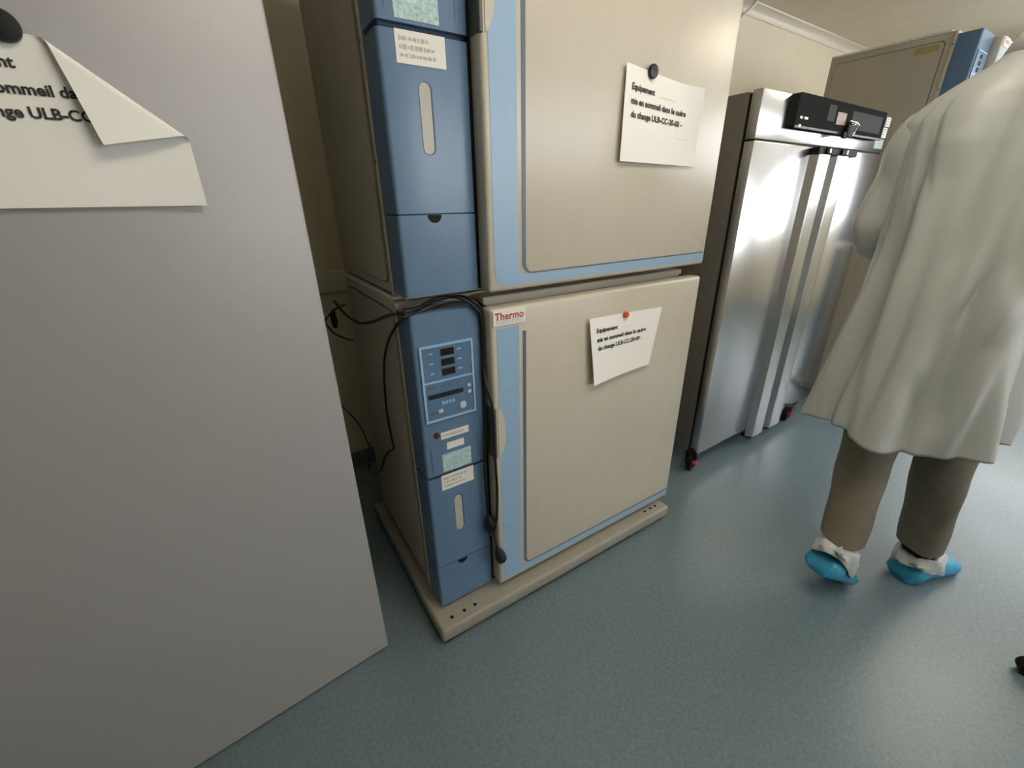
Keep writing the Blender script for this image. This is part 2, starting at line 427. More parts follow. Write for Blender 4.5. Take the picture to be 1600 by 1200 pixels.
    lathe_z('indicator', M['led'], t, [(0.009, 0), (0.008, -0.004), (0.002, -0.0055)], 16, 'y', (0.059, CF-0.002, 0.643))
    for (kind, x0, x1, z0, z1, ln, tl) in stickers:
        sticker(col if z0 > 0.512+s else acc, M[kind], x0, x1, z0, z1, (CF-0.002) if z0 > 0.512+s else CF, ln, tl)
    # door
    zt = 0.974
    dl, dr = 0.219, 1.083
    zb = zb_door
    door = box('door', M['cream'], t, dl, dr, DF, -0.018, zb, zt, 0.009, 3)
    box('door_gasket', M['rubber'], door, dl+0.012, dr-0.05, -0.0185, -0.004, zb+0.03, zt-0.02)
    xl, xr, bot, inn, top = 0.236, 0.306, zb+0.013, zb+0.036, 0.922
    poly = [(xl, top)] + arc(xl+0.03, bot+0.03, 0.03, 180, 270, 6) + [(dr-0.009, bot), (dr-0.009, inn), (xr+0.03, inn)] + arc(xr+0.03, inn+0.03, 0.03, 270, 180, 6)[1:] + [(xr, top)]
    prism_xz('blue_trim', M['bluelight'], door, poly, DF-0.0008, DF+0.002)
    lx, lw = 0.318, 0.011
    lb = zb+0.038
    poly = [(lx, 0.903)] + arc(lx+0.03, lb+0.03, 0.03, 180, 270, 8) + [(dr-0.012, lb), (dr-0.012, lb+0.004), (lx+0.03, lb+0.004)] + [(x_, lb+0.03+(z_-lb-0.03)*0.026/0.019) for x_, z_ in arc(lx+0.03, lb+0.03, 0.019, 270, 180, 8)[1:]] + [(lx+lw, 0.903)]
    prism_xz('panel_line', M['blueline'], door, poly, DF-0.0011, DF+0.002)  # flat strip draws the panel groove, its shade put into colour and width
    poly = arc(dl+0.004, 0.611, 0.088, -72, 72, 14)
    poly = [(dl+0.0005+0.42*(x-dl-0.004), z) for x, z in poly]
    prism_xz('grip_surround', M['cream'], door, poly, DF-0.0016, DF+0.004)
    box('grip_recess', M['grip'], door, dl-0.0012, dl+0.0085, DF-0.0006, -0.022, 0.527, 0.693, 0.002, 1)
    prism_xz('badge', M['white'], door, rrect(0.225, 0.325, 0.929, 0.969, 0.004), DF-0.003, DF+0.002)
    for body, size, x, z, mm, bold in (('Thermo', 0.0275, 0.2295, 0.944, 'red', 0.0006), ('SCIENTIFIC', 0.0135, 0.2315, 0.933, 'inkfaint', 0.0002)):
        v, f = text_data(body, size, bold)
        wmax = max(a for a, b in v)
        k = 0.090/wmax if body == 'Thermo' else 0.086/wmax
        new('lettering', [(x+a*k, DF-0.0034, z+b) for a, b in v], f, M[mm], door)
    # small grey mark in the bottom right corner of the door
    bm = bmesh.new()
    for a in ((1.022, 1.034, 0.064, 0.082), (1.036, 1.040, 0.058, 0.076), (1.043, 1.048, 0.062, 0.074), (1.050, 1.056, 0.060, 0.070), (1.020, 1.030, 0.054, 0.060)):
        addbox(bm, a[0], a[1], DF-0.0006, DF+0.001, a[2]+zb-0.01, a[3]+zb-0.01)
    frombm('mark', bm, M['inkfaint'], door)
    for zz in (0.03, 0.955):
        lathe_z('hinge', M['grip'], t, [(0.009, zz-0.02), (0.009, zz+0.02)], 12, 'z', (BW-0.012, -0.010, 0))
    if side_label:
        box('sticker', M['yellow'], t, SX0-0.0026, SX0-0.0014, SY0+0.06, SY0+0.16, BH-0.075, BH-0.045)
    return t
def dolly(loc, rz, label, group, top=0.069):
    t = thing('equipment_dolly', label, 'dolly', loc, rz, group)
    x0, x1, y0, y1 = -0.014, BW-0.004, -0.105, BD+0.02
    box('deck', M['pallet'], t, x0, x1, y0, y1, 0.018, top, min(0.010, (top-0.018)*0.4), 3)
    for cx in (0.035, 0.080, 0.120, BW-0.055, BW-0.085, BW-0.12):
        lathe_z('bolt_hole', M['rubber'], t, [(0.006, top-0.0002), (0.006, top+0.0004)], 12, 'z', (cx, y0+0.035, 0))
    for cx in (x0+0.03, x1-0.04):
        for cy in (y0+0.03, y1-0.04):
            lathe_z('foot', M['rubber'], t, [(0.016, 0), (0.018, 0.008), (0.010, 0.012), (0.010, 0.02)], 16, 'z', (cx, cy, 0))
    return t
stk_low = [('sticker', 0.071, 0.156, 0.625, 0.646, 1, 0), ('sticker', 0.086, 0.139, 0.589, 0.610, 0, 0),
           ('stickteal', 0.069, 0.159, 0.519, 0.576, 0, 0), ('sticker', 0.061, 0.164, 0.456, 0.507, 3, 0)]
stk_up = [('stickteal', 0.056, 0.148, 0.536, 0.600, 0, 0), ('sticker', 0.054, 0.159, 0.466, 0.520, 3, 0)]
stk_far = [('sticker', 0.06, 0.15, 0.55, 0.62, 2, 0)]
RZ = math.radians(-1.2)
G1 = 'stacked incubators'
BASE1, BASE2 = 0.0745, 1.0865
dolly((0.327, 0.985, 0), RZ, 'low cream metal dolly on the floor carrying the cabinets with the coiled black cord', 'incubator dollies')
inc_low = incubator((0.327, 0.985, BASE1), RZ, 'lower cream incubator with small digital displays on its blue column, standing on the dolly', G1, 0.020, -0.004, stk_low)
inc_up = incubator((0.327, 0.985, BASE2), RZ, 'upper cream incubator with blue column, stacked above the one with the hanging plugs', G1, 0.004, 0.012, stk_up)
FX, FY = 3.291, 0.857
dolly((FX, FY, 0), 0, 'low cream metal dolly under the cabinets beyond the stainless steel unit', 'incubator dollies', 0.034)
incubator((FX, FY, BASE1-0.035), 0, 'lower cream incubator hidden behind the stainless cabinet and the person', G1, 0.015, 0.0, stk_far)
incubator((FX, FY, BASE2-0.035), 0, 'cream incubator near the ceiling beyond the stainless cabinet, dark blue column above the shoulder', G1, 0.012, 0.0, stk_far, True)
# ------------------------------------------------------------------ grey cabinet in the foreground
ca = math.radians(3.9)
GC = Vector((0.167, 0.984, 0))
gx = Vector((math.cos(ca), math.sin(ca), 0)); gy = Vector((-math.sin(ca), math.cos(ca), 0))
t = thing('tall_cabinet', 'tall grey metal cabinet with a curled paper notice on its smooth door', 'cabinet', GC, ca)
box('body', M['greyside'], t, -0.86, -0.004, 0.045, 0.74, 0.0, 2.02, 0.006, 2)
dr_ = box('door', M['grey'], t, -0.865, 0.0, 0.0, 0.038, 0.006, 2.015, 0.006, 3)
box('door_gasket', M['rubber'], dr_, -0.85, -0.012, 0.038, 0.046, 0.02, 2.0)
lathe_z('hinge', M['greyside'], t, [(0.012, 2.016), (0.012, 2.03)], 14, 'z', (-0.02, 0.025, 0))
bm = bmesh.new(); addbox(bm, -0.845, -0.825, -0.045, -0.028, 0.85, 1.25, 0.005, 2); addbox(bm, -0.842, -0.828, -0.03, 0.0, 0.87, 0.89); addbox(bm, -0.842, -0.828, -0.03, 0.0, 1.21, 1.23)
frombm('handle', bm, M['darkgrey'], dr_, angle=30)

# ------------------------------------------------------------------ stainless cabinet on castors
SX, SY = 1.79, 1.003
SW, SD, SB, SH = 1.255, 0.74, 0.103, 1.667
t = thing('steel_cabinet', 'stainless steel double-door cabinet on red-hubbed castors with a black control panel', 'cabinet', (SX, SY, 0))
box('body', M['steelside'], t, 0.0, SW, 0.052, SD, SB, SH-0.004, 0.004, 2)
box('gasket', M['rubber'], t, 0.006, SW-0.006, 0.036, 0.054, SB+0.006, SH-0.01)
hd = box('header', M['steel'], t, 0, SW, 0.0, 0.040, 1.505, SH, 0.003, 2)
split = 0.622
dl_ = box('door', M['steel'], t, 0, split-0.030, 0.0, 0.040, SB, 1.499, 0.003, 2)
dr2 = box('door', M['steel'], t, split+0.030, SW, 0.0, 0.040, SB, 1.499, 0.003, 2)
box('door_gap', M['darkgrey'], t, split-0.030, split+0.030, 0.028, 0.04, SB+0.02, 1.497)
box('door_seal', M['steelside'], t, split-0.008, split+0.006, 0.010, 0.03, SB+0.02, 1.47, 0.003, 1)
box('door_edge', M['rubber'], t, 0.003, SW-0.003, 0.006, 0.040, 1.499, 1.505)
for d, a, b in ((dl_, split-0.150, split-0.034), (dr2, split+0.034, split+0.158)):
    prof = [(a-0.012, 0.0), (a+0.004, -0.026)] + arc(a+0.014, -0.024, 0.010, 180, 270, 4)[1:] + arc(b-0.012, -0.022, 0.012, 270, 360, 5) + [(b, 0.0)]
    prism_xy('handle', M['steel'], d, prof, SB-0.045, 1.468, 30)
    box('handle_foot', M['rubber'], d, a+0.004, b-0.02, -0.024, 0.03, SB-0.062, SB-0.043, 0.003, 1)
bm = bmesh.new()
addbox(bm, split-0.158, split+0.235, -0.034, 0.0, 1.468, 1.497, 0.003, 1)
for a in (split-0.10, split+0.05):
    addbox(bm, a, a+0.045, -0.044, -0.03, 1.471, 1.494, 0.003, 1)
frombm('latch', bm, M['rubber'], t, angle=30)
for a in (split-0.085, split+0.09):
    box('latch_pin', M['chrome'], t, a, a+0.012, -0.0465, -0.04, 1.473, 1.492, 0.002, 1)
# control panel: glossy black wedge
cx0, cx1 = 0.205, 1.080
cp = prism_xz('control_panel', M['panelglass'], hd, rrect(cx0, cx1, 1.552, 1.668, 0.010), -0.034, 0.001)
box('panel_rim', M['darkgrey'], hd, cx0, cx1, -0.0355, -0.030, 1.549, 1.560, 0.002, 1)
box('display', M['screen'], hd, 0.462, 0.530, -0.0352, -0.033, 1.592, 1.650)
box('display', M['screenpink'], hd, 0.552, 0.640, -0.0352, -0.033, 1.585, 1.630)
box('display', M['screen'], hd, 0.700, 1.040, -0.0348, -0.033, 1.575, 1.645)  # grey plate painting the reflection on the panel's right half, no real screen
for a in ((0.235, 0.255), (0.27, 0.30)): box('print', M['white'], hd, a[0], a[1], -0.0352, -0.033, 1.583, 1.591)
box('print', M['white'], hd, 0.233, 0.252, -0.0362, -0.033, 1.553, 1.563)
for i, (a, b, z0, z1) in enumerate(((1.12, 1.175, 1.625, 1.662), (1.19, 1.245, 1.622, 1.664), (1.13, 1.235, 1.572, 1.617), (1.12, 1.225, 1.522, 1.565))):
    o = box('sticker', M['sticker' if i < 3 else 'stickteal'], hd, a, b, -0.0012, 0.001, z0, z1)
    bm = bmesh.new()
    for q in range(3): addbox(bm, a+0.008, b-0.015-0.008*q, -0.0016, -0.001, z1-0.010-0.011*q, z1-0.006-0.011*q)
    frombm('print', bm, M['print'], hd)
def caster(x, y, ang):
    c = lathe_z('caster', M['rubber'], t, [(0.030, 0.0), (0.050, 0.004), (0.052, 0.016), (0.050, 0.028), (0.030, 0.032)], 24, 'x', (-0.016, 0, 0.052))
    lathe_z('hub', M['casterred'], c, [(0.026, -0.0205), (0.020, -0.026)], 18, 'x', (0.0, 0, 0.048))
    lathe_z('hub', M['casterred'], c, [(0.030, 0.0165), (0.026, 0.026), (0.010, 0.03)], 18, 'x', (0.0, 0, 0.048))
    bm = bmesh.new()
    addbox(bm, -0.028, -0.022, -0.022, 0.022, 0.045, SB, 0.002, 1); addbox(bm, 0.022, 0.028, -0.022, 0.022, 0.045, SB, 0.002, 1); addbox(bm, -0.03, 0.03, -0.03, 0.03, SB-0.006, SB)
    frombm('fork', bm, M['rubber'], c, angle=30)
    box('brake_pedal', M['casterred'], c, 0.014, 0.034, -0.052, -0.030, 0.055, 0.072, 0.004, 1)
    c.location = (x, y, 0); c.rotation_euler.z = ang
caster(0.010, 0.030, math.radians(-70)); caster(0.955, 0.012, math.radians(-70)); caster(0.05, SD-0.08, 0.3); caster(SW-0.06, SD-0.08, 0.2); caster(SW-0.045, 0.10, 0.1)
box('underframe', M['rubber'], t, 0.03, SW-0.03, 0.06, SD-0.04, SB-0.018, SB+0.002)
# key with ring in the panel
t = thing('key_ring', 'black tag with chrome ring hanging from the dark control panel of the steel cabinet', 'keys', (SX+0.70, SY-0.040, 1.585))
bm = bmesh.new()
pts = [(0.024*math.cos(a), -0.010-0.006*math.sin(a), 0.026*math.sin(a)-0.018) for a in [2*math.pi*i/20 for i in range(20)]]
v, f = [], []
for i in range(20):
    p = Vector(pts[i]); q = Vector(pts[(i+1) % 20]); tt = (q-Vector(pts[i-1])).normalized(); nn = tt.cross(Vector((0, 1, 0))).normalized(); bb = tt.cross(nn)
    for k in range(6): v.append(p+(nn*math.cos(k*math.pi/3)+bb*math.sin(k*math.pi/3))*0.0024)
for i in range(20):
    for k in range(6): f.append((i*6+k, i*6+(k+1) % 6, ((i+1) % 20)*6+(k+1) % 6, ((i+1) % 20)*6+k))
new('ring', v, f, M['chrome'], t, smooth=True)
bm = bmesh.new(); addbox(bm, -0.065, 0.0, -0.016, -0.002, -0.045, 0.004, 0.005, 2); addbox(bm, -0.09, -0.05, -0.014, -0.002, -0.052, -0.026, 0.004, 2)
frombm('tag', bm, M['rubber'], t, angle=30)
lathe_z('lock', M['chrome'], t, [(0.009, 0.003), (0.009, -0.010), (0.006, -0.012)], 16, 'y', (-0.02, 0, 0.012))
tube('key', M['chrome'], t, [(-0.055, -0.012, 0.016), (0.0, -0.018, 0.012), (0.03, -0.016, 0.004)], 0.004, 8)

# ------------------------------------------------------------------ paper notices
def sheet(name, label, P, w, h, nu, nv, lines, scribbles=()):
    """P(u,v) -> (point, normal); u to the right, v downwards from the top edge"""
    v, f = [], []
    for j in range(nv+1):
        for i in range(nu+1):
            v.append(P(w*i/nu, h*j/nv)[0])
    for j in range(nv):
        for i in range(nu):
            a = j*(nu+1)+i
            f.append((a, a+1, a+nu+2, a+nu+1))
    me = bpy.data.meshes.new(name); me.from_pydata([tuple(p) for p in v], [], f)
    o = link(name, me, M['paper'], None, smooth=True)
    tag(o, label, 'notice', 'printed paper notices held by magnets')
    for body, size, u, vv, bold, mm in lines:
        tv, tf = text_data(body, size, bold)
        out = []
        for a, b in tv:
            p, nrm = P(min(max(u+a, 0), w), min(max(vv-b, 0), h))
            out.append(p+nrm*0.0014)
        me = bpy.data.meshes.new('lettering'); me.from_pydata([tuple(p) for p in out], [], tf)
        link('lettering', me, M[mm], o)
    return o
def notice_lines(w):
    k = w/0.335
    return [('Equipement', 0.0205*k, 0.026*k, 0.052*k, 0.0006, 'ink'),
            ('mis en sommeil dans le cadre', 0.0205*k, 0.026*k, 0.084*k, 0.0006, 'ink'),
            ('du change ULB-CC-20-00 -', 0.0205*k, 0.030*k, 0.114*k, 0.0006, 'ink'),
            ('~ / ~ ~', 0.016*k, 0.245*k, 0.150*k, 0, 'inkfaint'), ('~ ~~~ ~~~', 0.014*k, 0.150*k, 0.055*k, 0, 'inkfaint')]
ir = Vector((math.cos(RZ), math.sin(RZ), 0)); ib = Vector((-math.sin(RZ), math.cos(RZ), 0))
IO = Vector((0.327, 0.985, 0))
def door_pt(x, z, off):      # point on the door plane of the main stack
    return IO + ir*x + ib*(DF-off) + Vector((0, 0, z))
def bil(c, s, t_):
    return (c[0]*(1-s)+c[1]*s)*(1-t_)+(c[3]*(1-s)+c[2]*s)*t_
def door_sheet(px, lift):
    n = -ib; p0 = door_pt(0, 0, 0)
    c = [pPlane(x, y, p0, n) for x, y in px]
    w = ((c[1]-c[0]).length+(c[2]-c[3]).length)/2; h = ((c[3]-c[0]).length+(c[2]-c[1]).length)/2
    def base(u, v):
        s, t_ = u/w, v/h
        return bil(c, s, t_) + n*lift(s, t_)
    def P(u, v):
        p = base(u, v); e = 1e-3
        du = base(u+e, v)-base(u-e, v); dv = base(u, v+e)-base(u, v-e)
        return p, dv.cross(du).normalized()*(-1 if dv.cross(du).dot(n) < 0 else 1)
    return P, w, h
Pu, wu, hu = door_sheet([(976, 98), (1092, 141), (1081, 261), (963, 252)], lambda s, t: 0.0035+0.010*(1-s)**3*0.5+0.004*t+0.030*max(0, s-0.72)**1.5*max(0, 1-t*1.2)*4)
sheet('paper_notice', 'white printed notice under a black magnet on the upper cream cabinet door', Pu, wu, hu, 24, 18, notice_lines(wu))
Pl, wl, hl = door_sheet([(917, 497), (1033, 479), (1008, 567), (920, 599)], lambda s, t: 0.004+0.022*(1-s)**2*(0.35+0.65*t)+0.012*t*s)
sheet('paper_notice', 'white printed notice under an orange magnet on the lower cream cabinet door', Pl, wl, hl, 24, 18, notice_lines(wl))
# notice on the grey cabinet: its top right corner has flopped forward
gn = -gy
def g_pt(x, y): return pPlane(x, y, GC, gn)
BRc = g_pt(323, 321)
A2 = g_pt(48, 58); B2 = g_pt(262, 204)
GW, GH = 0.318, (g_pt(48, 58).z-BRc.z)+0.002
def to2(p): return Vector(((p-BRc).dot(gx), p.z-BRc.z))     # right edge u=0, bottom v=0
a2, b2 = to2(A2), to2(B2)
dd = (b2-a2).normalized(); nn2 = Vector((-dd.y, dd.x))
if nn2.x < 0: nn2 = -nn2
RF = 0.0065
def Pg0(u, v):
    q = Vector((u-GW, GH-v))
    # slight lean of the right edge, as the sheet bends away from the door
    off = 0.004+0.006*max(0, (q.x+0.10)/0.10)**2+0.003*(1-q.y/GH)
    s = (q-a2).dot(nn2)
    if s > 0:
        al = (q-a2).dot(dd)
        if s < math.pi*RF: ss, hh = RF*math.sin(s/RF), RF*(1-math.cos(s/RF))
        else: ss, hh = -(s-math.pi*RF), 2*RF + 0.10*(s-math.pi*RF)
        q = a2 + dd*al + nn2*ss; off += hh
    return BRc + gx*q.x + Vector((0, 0, q.y)) + gn*off
def Pg(u, v):
    e = 5e-4
    p = Pg0(u, v); du = Pg0(u+e, v)-Pg0(u-e, v); dv = Pg0(u, v+e)-Pg0(u, v-e)
    return p, du.cross(-dv).normalized()*(1 if True else 1)
nrm_test = Pg(0.05, 0.15)[1].dot(gn)
if nrm_test < 0:
    _Pg = Pg
    def Pg(u, v):
        p, n_ = _Pg(u, v); return p, -n_
sheet('paper_notice', 'white printed notice with its top corner folded over on the tall grey cabinet', Pg, GW, GH, 110, 80, [(b_, sz, u_+0.026, v_-0.008, bo_, m_) for b_, sz, u_, v_, bo_, m_ in notice_lines(GW)[:3]])
# magnets
def magnet(p, n, r, m, label):
    o = lathe_z('magnet', m, None, [(r, 0), (r, 0.005), (r*0.9, 0.0075), (r*0.5, 0.0085)], 24, 'z')
    o.location = p; o.rotation_euler = n.to_track_quat('Z', 'Y').to_euler()
    tag(o, label, 'magnet', 'round magnets holding the notices')
def sheet_hit(x, y, P, w, h, p0, n):
    best = None
    for i in range(61):
        for j in range(41):
            q = P(w*i/60, h*j/40)[0]; d = pray(x, y).normalized(); c = ((q-CAM)-d*(q-CAM).dot(d)).length
            if best is None or c < best[0]: best = (c, q)
    return best[1]
magnet(sheet_hit(1018, 113, Pu, wu, hu, None, None)-ib*0.0015, -ib, 0.0165, M['magblack'], 'round black magnet pinning the notice on the upper cream door')
magnet(sheet_hit(977, 491, Pl, wl, hl, None, None)-ib*0.0015, -ib, 0.0105, M['magorange'], 'small round orange magnet on the lower cream door')
magnet(g_pt(4, 42)+gn*0.006, gn, 0.019, M['magblack'], 'round black magnet pinning the folded notice on the grey cabinet')

# ------------------------------------------------------------------ black cords and plugs
def cpt(x, y, off):          # point in front of the blue column plane of the main stack
    return pPlane(x, y, IO + ib*(CF-off), -ib)
def spt(x, y, off):          # point beside the left side of the main stack
    return pPlane(x, y, IO + ir*(SX0-off), -ir)
def bodyf(x, y, off=0.006): return pPlane(x, y, IO - ib*off, -ib)
def plug(parent, p, d, big=1.0):
    d = d.normalized()
    b = tube('plug', M['cord'], parent, [p, p+d*0.012*big, p+d*0.030*big, p+d*0.046*big, p+d*0.052*big], [0.005*big, 0.010*big, 0.015*big, 0.016*big, 0.012*big], 12)
    s = d.cross(Vector((0, 1, 0))).normalized()
    for k in (-1, 1):
        tube('pin', M['chrome'], b, [p+d*0.050*big+s*0.006*k, p+d*0.066*big+s*0.006*k], 0.0022, 8)
t = thing('power_cord', 'black power cord draped over the lower blue column with its plug hanging beside the door', 'cord', (0.54, 0.93, 0.2))
def cord(parent, pts, r=0.0042, per=8):
    pts = [Vector(p)-Vector(parent.location) for p in pts]
    return tube('cable', M['cord'], parent, spline(pts, per), r, 8)
cord(t, [spt(532, 478, 0.02)+Vector((0, 0.10, 0)), spt(541, 492, 0.012), spt(560, 504, 0.010), spt(580, 503, 0.010), spt(606, 493, 0.010), cpt(628, 489, 0.006), bodyf(660, 478), bodyf(690, 467), bodyf(718, 463), cpt(738, 470, 0.010), cpt(751, 487, 0.006), cpt(753, 540, 0.006), cpt(757, 610, 0.008), cpt(759, 680, 0.012), cpt(757, 730, 0.014), cpt(760, 775, 0.016), cpt(762, 806, 0.018)])
p = cpt(762, 806, 0.018)-Vector(t.location)
plug(t, p, cpt(772, 845, 0.022)-cpt(762, 806, 0.018), 1.2)
t = thing('power_cord', 'black power cord with a round plug dangling before the light blue door strip', 'cord', (0.55, 0.91, 0.2))
cord(t, [bodyf(650, 486), bodyf(672, 470, 0.010), bodyf(700, 464, 0.012), cpt(722, 467, 0.010), cpt(741, 480, 0.012), cpt(752, 500, 0.012), cpt(756, 580, 0.014), cpt(765, 618, 0.050), cpt(771, 650, 0.052), cpt(774, 720, 0.052), cpt(777, 770, 0.052), cpt(776, 810, 0.052), cpt(772, 832, 0.052), cpt(777, 856, 0.052)])
plug(t, cpt(777, 856, 0.052)-Vector(t.location), cpt(788, 885, 0.052)-cpt(777, 856, 0.052), 1.2)
t = thing('signal_cable', 'thin black cable falling down the side of the lower cream cabinet to the floor', 'cord', (0.3, 1.2, 0.3))
cord(t, [bodyf(725, 470, 0.010), bodyf(690, 474, 0.012), bodyf(655, 487, 0.012), cpt(630, 497, 0.008), spt(621, 506, 0.010), spt(606, 535, 0.012), spt(600, 575, 0.012), spt(604, 640, 0.010), spt(611, 680, 0.010), spt(615, 700, 0.012), spt(607, 706, 0.02), spt(601, 716, 0.03), spt(594, 736, 0.035), spt(584, 739, 0.035), spt(577, 733, 0.035), spt(578, 724, 0.03)], 0.0036)
t = thing('extension_lead', 'black lead with an inline plug hanging behind the tall grey cabinet', 'cord', (0.3, 1.7, 1.0))
Yw = 1.66
cord(t, [pY(540, 475, Yw+0.2), pY(530, 480, Yw), pY(520, 486, Yw), pY(508, 502, Yw), pY(514, 512, Yw), pY(524, 522, Yw), pY(543, 530, Yw), pY(552, 532, Yw+0.15)], 0.0032)
q = [pY(521, 484, Yw-0.01), pY(520, 492, Yw-0.01), pY(523, 503, Yw-0.01), pY(524, 512, Yw-0.01)]
tube('plug', M['cord'], t, [x-Vector(t.location) for x in q], [0.006, 0.011, 0.012, 0.007], 10)
t = thing('thin_wire', 'thin black wire sagging in the gap behind the grey cabinet above the floor', 'cord', (0.3, 1.7, 0.5))
cord(t, [(0.175, 1.66, 0.60), pY(530, 634, 1.7), pY(540, 640, 1.7), pY(555, 655, 1.7), pY(566, 672, 1.72), pY(573, 688, 1.75), pY(578, 700, 1.9), (0.46, 2.075, 0.12)], 0.0026)
# white conduit high on the back wall
t = tag(tube('wall_conduit', M['trim'], None, [(3.30, WALL_Y-0.075, CEIL-0.001), (3.285, WALL_Y-0.07, CEIL-0.03), (3.23, WALL_Y-0.015, CEIL-0.10), (3.21, WALL_Y-0.012, CEIL-0.5)], 0.010, 10), 'thin white conduit running from the ceiling down the back wall', 'conduit')

# ------------------------------------------------------------------ person in a lab coat
PL = Vector((1.70, 0.30, 0))
person = thing('person', 'person seen from behind in a long white coat, tan trousers and blue shoe covers, walking', 'person', PL)
def L(x, y, z): return Vector((x, y, z))-PL
def loft(name, m, rings, parent, caps=(False, False), angle=None):
    n = len(rings[0]); v = [p for r in rings for p in r]; f = []
    for i in range(len(rings)-1):
        for k in range(n): f.append((i*n+k, i*n+(k+1) % n, (i+1)*n+(k+1) % n, (i+1)*n+k))
    if caps[0]: f.append(tuple(range(n)))
    if caps[1]: f.append(tuple(range((len(rings)-1)*n, len(rings)*n)))
    return new(name, v, f, m, parent, smooth=True)
# joints (walking towards +x, right foot ahead)
hipL, kneeL, ankL = (1.69, 0.37, 0.95), (1.66, 0.345, 0.53), (1.545, 0.305, 0.205)
hipR, kneeR, ankR = (1.71, 0.23, 0.95), (1.795, 0.185, 0.53), (1.845, 0.157, 0.125)
shL, elL, wrL = (1.715, 0.462, 1.475), (1.735, 0.528, 1.20), (1.955, 0.47, 1.08)
shR, elR, wrR = (1.715, 0.125, 1.47), (1.70, 0.055, 1.18), (1.80, 0.035, 0.95)
# body: one continuous surface from merged tapered volumes
bv, bf = [], []
def addpart(v, f):
    o = len(bv); bv.extend([Vector(p) for p in v]); bf.extend([tuple(i+o for i in q) for q in f])
def limb(pts, rads, n=12): addpart(*tube_data(spline([L(*p) for p in pts], 5), [x for i in range(len(rads)-1) for x in [rads[i]+(rads[i+1]-rads[i])*k/5 for k in range(5)]]+[rads[-1]], n))
def ell(c, r, n=14, m=10):
    c = L(*c); v = []; f = []
    for j in range(1, m):
        for i in range(n):
            a, b = 2*math.pi*i/n, math.pi*j/m
            v.append(c+Vector((r[0]*math.sin(b)*math.cos(a), r[1]*math.sin(b)*math.sin(a), r[2]*math.cos(b))))
    for j in range(m-2):
        for i in range(n): f.append((j*n+i, j*n+(i+1) % n, (j+1)*n+(i+1) % n, (j+1)*n+i))
    f.append(tuple(range(n))); f.append(tuple(range((m-2)*n, (m-1)*n)))
    addpart(v, f)
ell((1.70, 0.30, 0.98), (0.095, 0.13, 0.13)); ell((1.70, 0.30, 1.13), (0.10, 0.145, 0.16)); ell((1.705, 0.30, 1.35), (0.115, 0.175, 0.19))
limb([(1.71, 0.30, 1.45), (1.715, 0.302, 1.55), (1.735, 0.302, 1.65)], [0.085, 0.058, 0.056])
for h, k, a in ((hipL, kneeL, ankL), (hipR, kneeR, ankR)): limb([h, k, a], [0.085, 0.054, 0.036])
def foot_axis(ank, heel_lift, yaw):
    return ank
limb([ankR, (1.88, 0.145, 0.06), (1.96, 0.11, 0.032)], [0.036, 0.035, 0.022]); limb([ankL, (1.54, 0.302, 0.12), (1.575, 0.298, 0.075)], [0.036, 0.03, 0.02])
for s, e, w in ((shL, elL, wrL), (shR, elR, wrR)):
    limb([s, e, w], [0.052, 0.042, 0.029])
    d = (Vector(w)-Vector(e)).normalized(); side = d.cross(Vector((0, 0, 1))).normalized(); upv = side.cross(d)
    wv = Vector(w); sg = 1 if s is shL else -1
    limb([wv, wv+d*0.05, wv+d*0.095], [0.029, 0.036, 0.034])
    for k, (o_, ln) in enumerate(((-0.030, 0.066), (-0.010, 0.080), (0.010, 0.075), (0.028, 0.058))):
        b0 = wv+d*0.085+side*o_
        limb([b0, b0+d*ln*0.5-upv*0.006, b0+d*ln*0.85-upv*0.026, b0+d*ln*0.95-upv*0.042], [0.0105, 0.0095, 0.0085, 0.0075], 8)
    th = wv+d*0.03-side*0.030*sg
    limb([th, th+d*0.03-side*0.025*sg, th+d*0.06-side*0.03*sg-upv*0.012], [0.014, 0.011, 0.009], 8)
HC = (1.755, 0.284, 1.755)
ell(HC, (0.098, 0.076, 0.118), 18, 14); ell((1.785, 0.284, 1.685), (0.06, 0.056, 0.06))
limb([(1.848, 0.284, 1.775), (1.862, 0.284, 1.750), (1.870, 0.284, 1.735)], [0.010, 0.012, 0.014], 8)
limb([(1.843, 0.278, 1.697), (1.850, 0.284, 1.699), (1.843, 0.326, 1.697)], [0.006, 0.009, 0.006], 8)
for k in (-1, 1): ell((1.752, 0.284+k*0.078, 1.750), (0.020, 0.010, 0.032), 10, 8); ell((1.842, 0.284+k*0.032, 1.790), (0.010, 0.020, 0.008), 8, 6)
bo = new('body', bv, bf, M['skin'], person)
md = bo.modifiers.new('merge', 'REMESH'); md.mode = 'VOXEL'; md.voxel_size = 0.0065
md = bo.modifiers.new('smooth', 'SMOOTH'); md.iterations = 3; md.factor = 0.5
bpy.context.view_layer.update()
me = bpy.data.meshes.new_from_object(bo.evaluated_get(bpy.context.evaluated_depsgraph_get()))
bo.modifiers.clear(); bo.data = me; me.name = 'body'
me.materials.clear(); me.materials.append(M['skin'])
for p in me.polygons: p.use_smooth = True
for k in (-1, 1):
    o = lathe_z('eye', M['eye'], person, [(0.002, -0.011), (0.008, -0.008), (0.011, 0), (0.008, 0.008), (0.002, 0.011)], 14, 'x', tuple(L(1.838, 0.284+k*0.031, 1.768)))
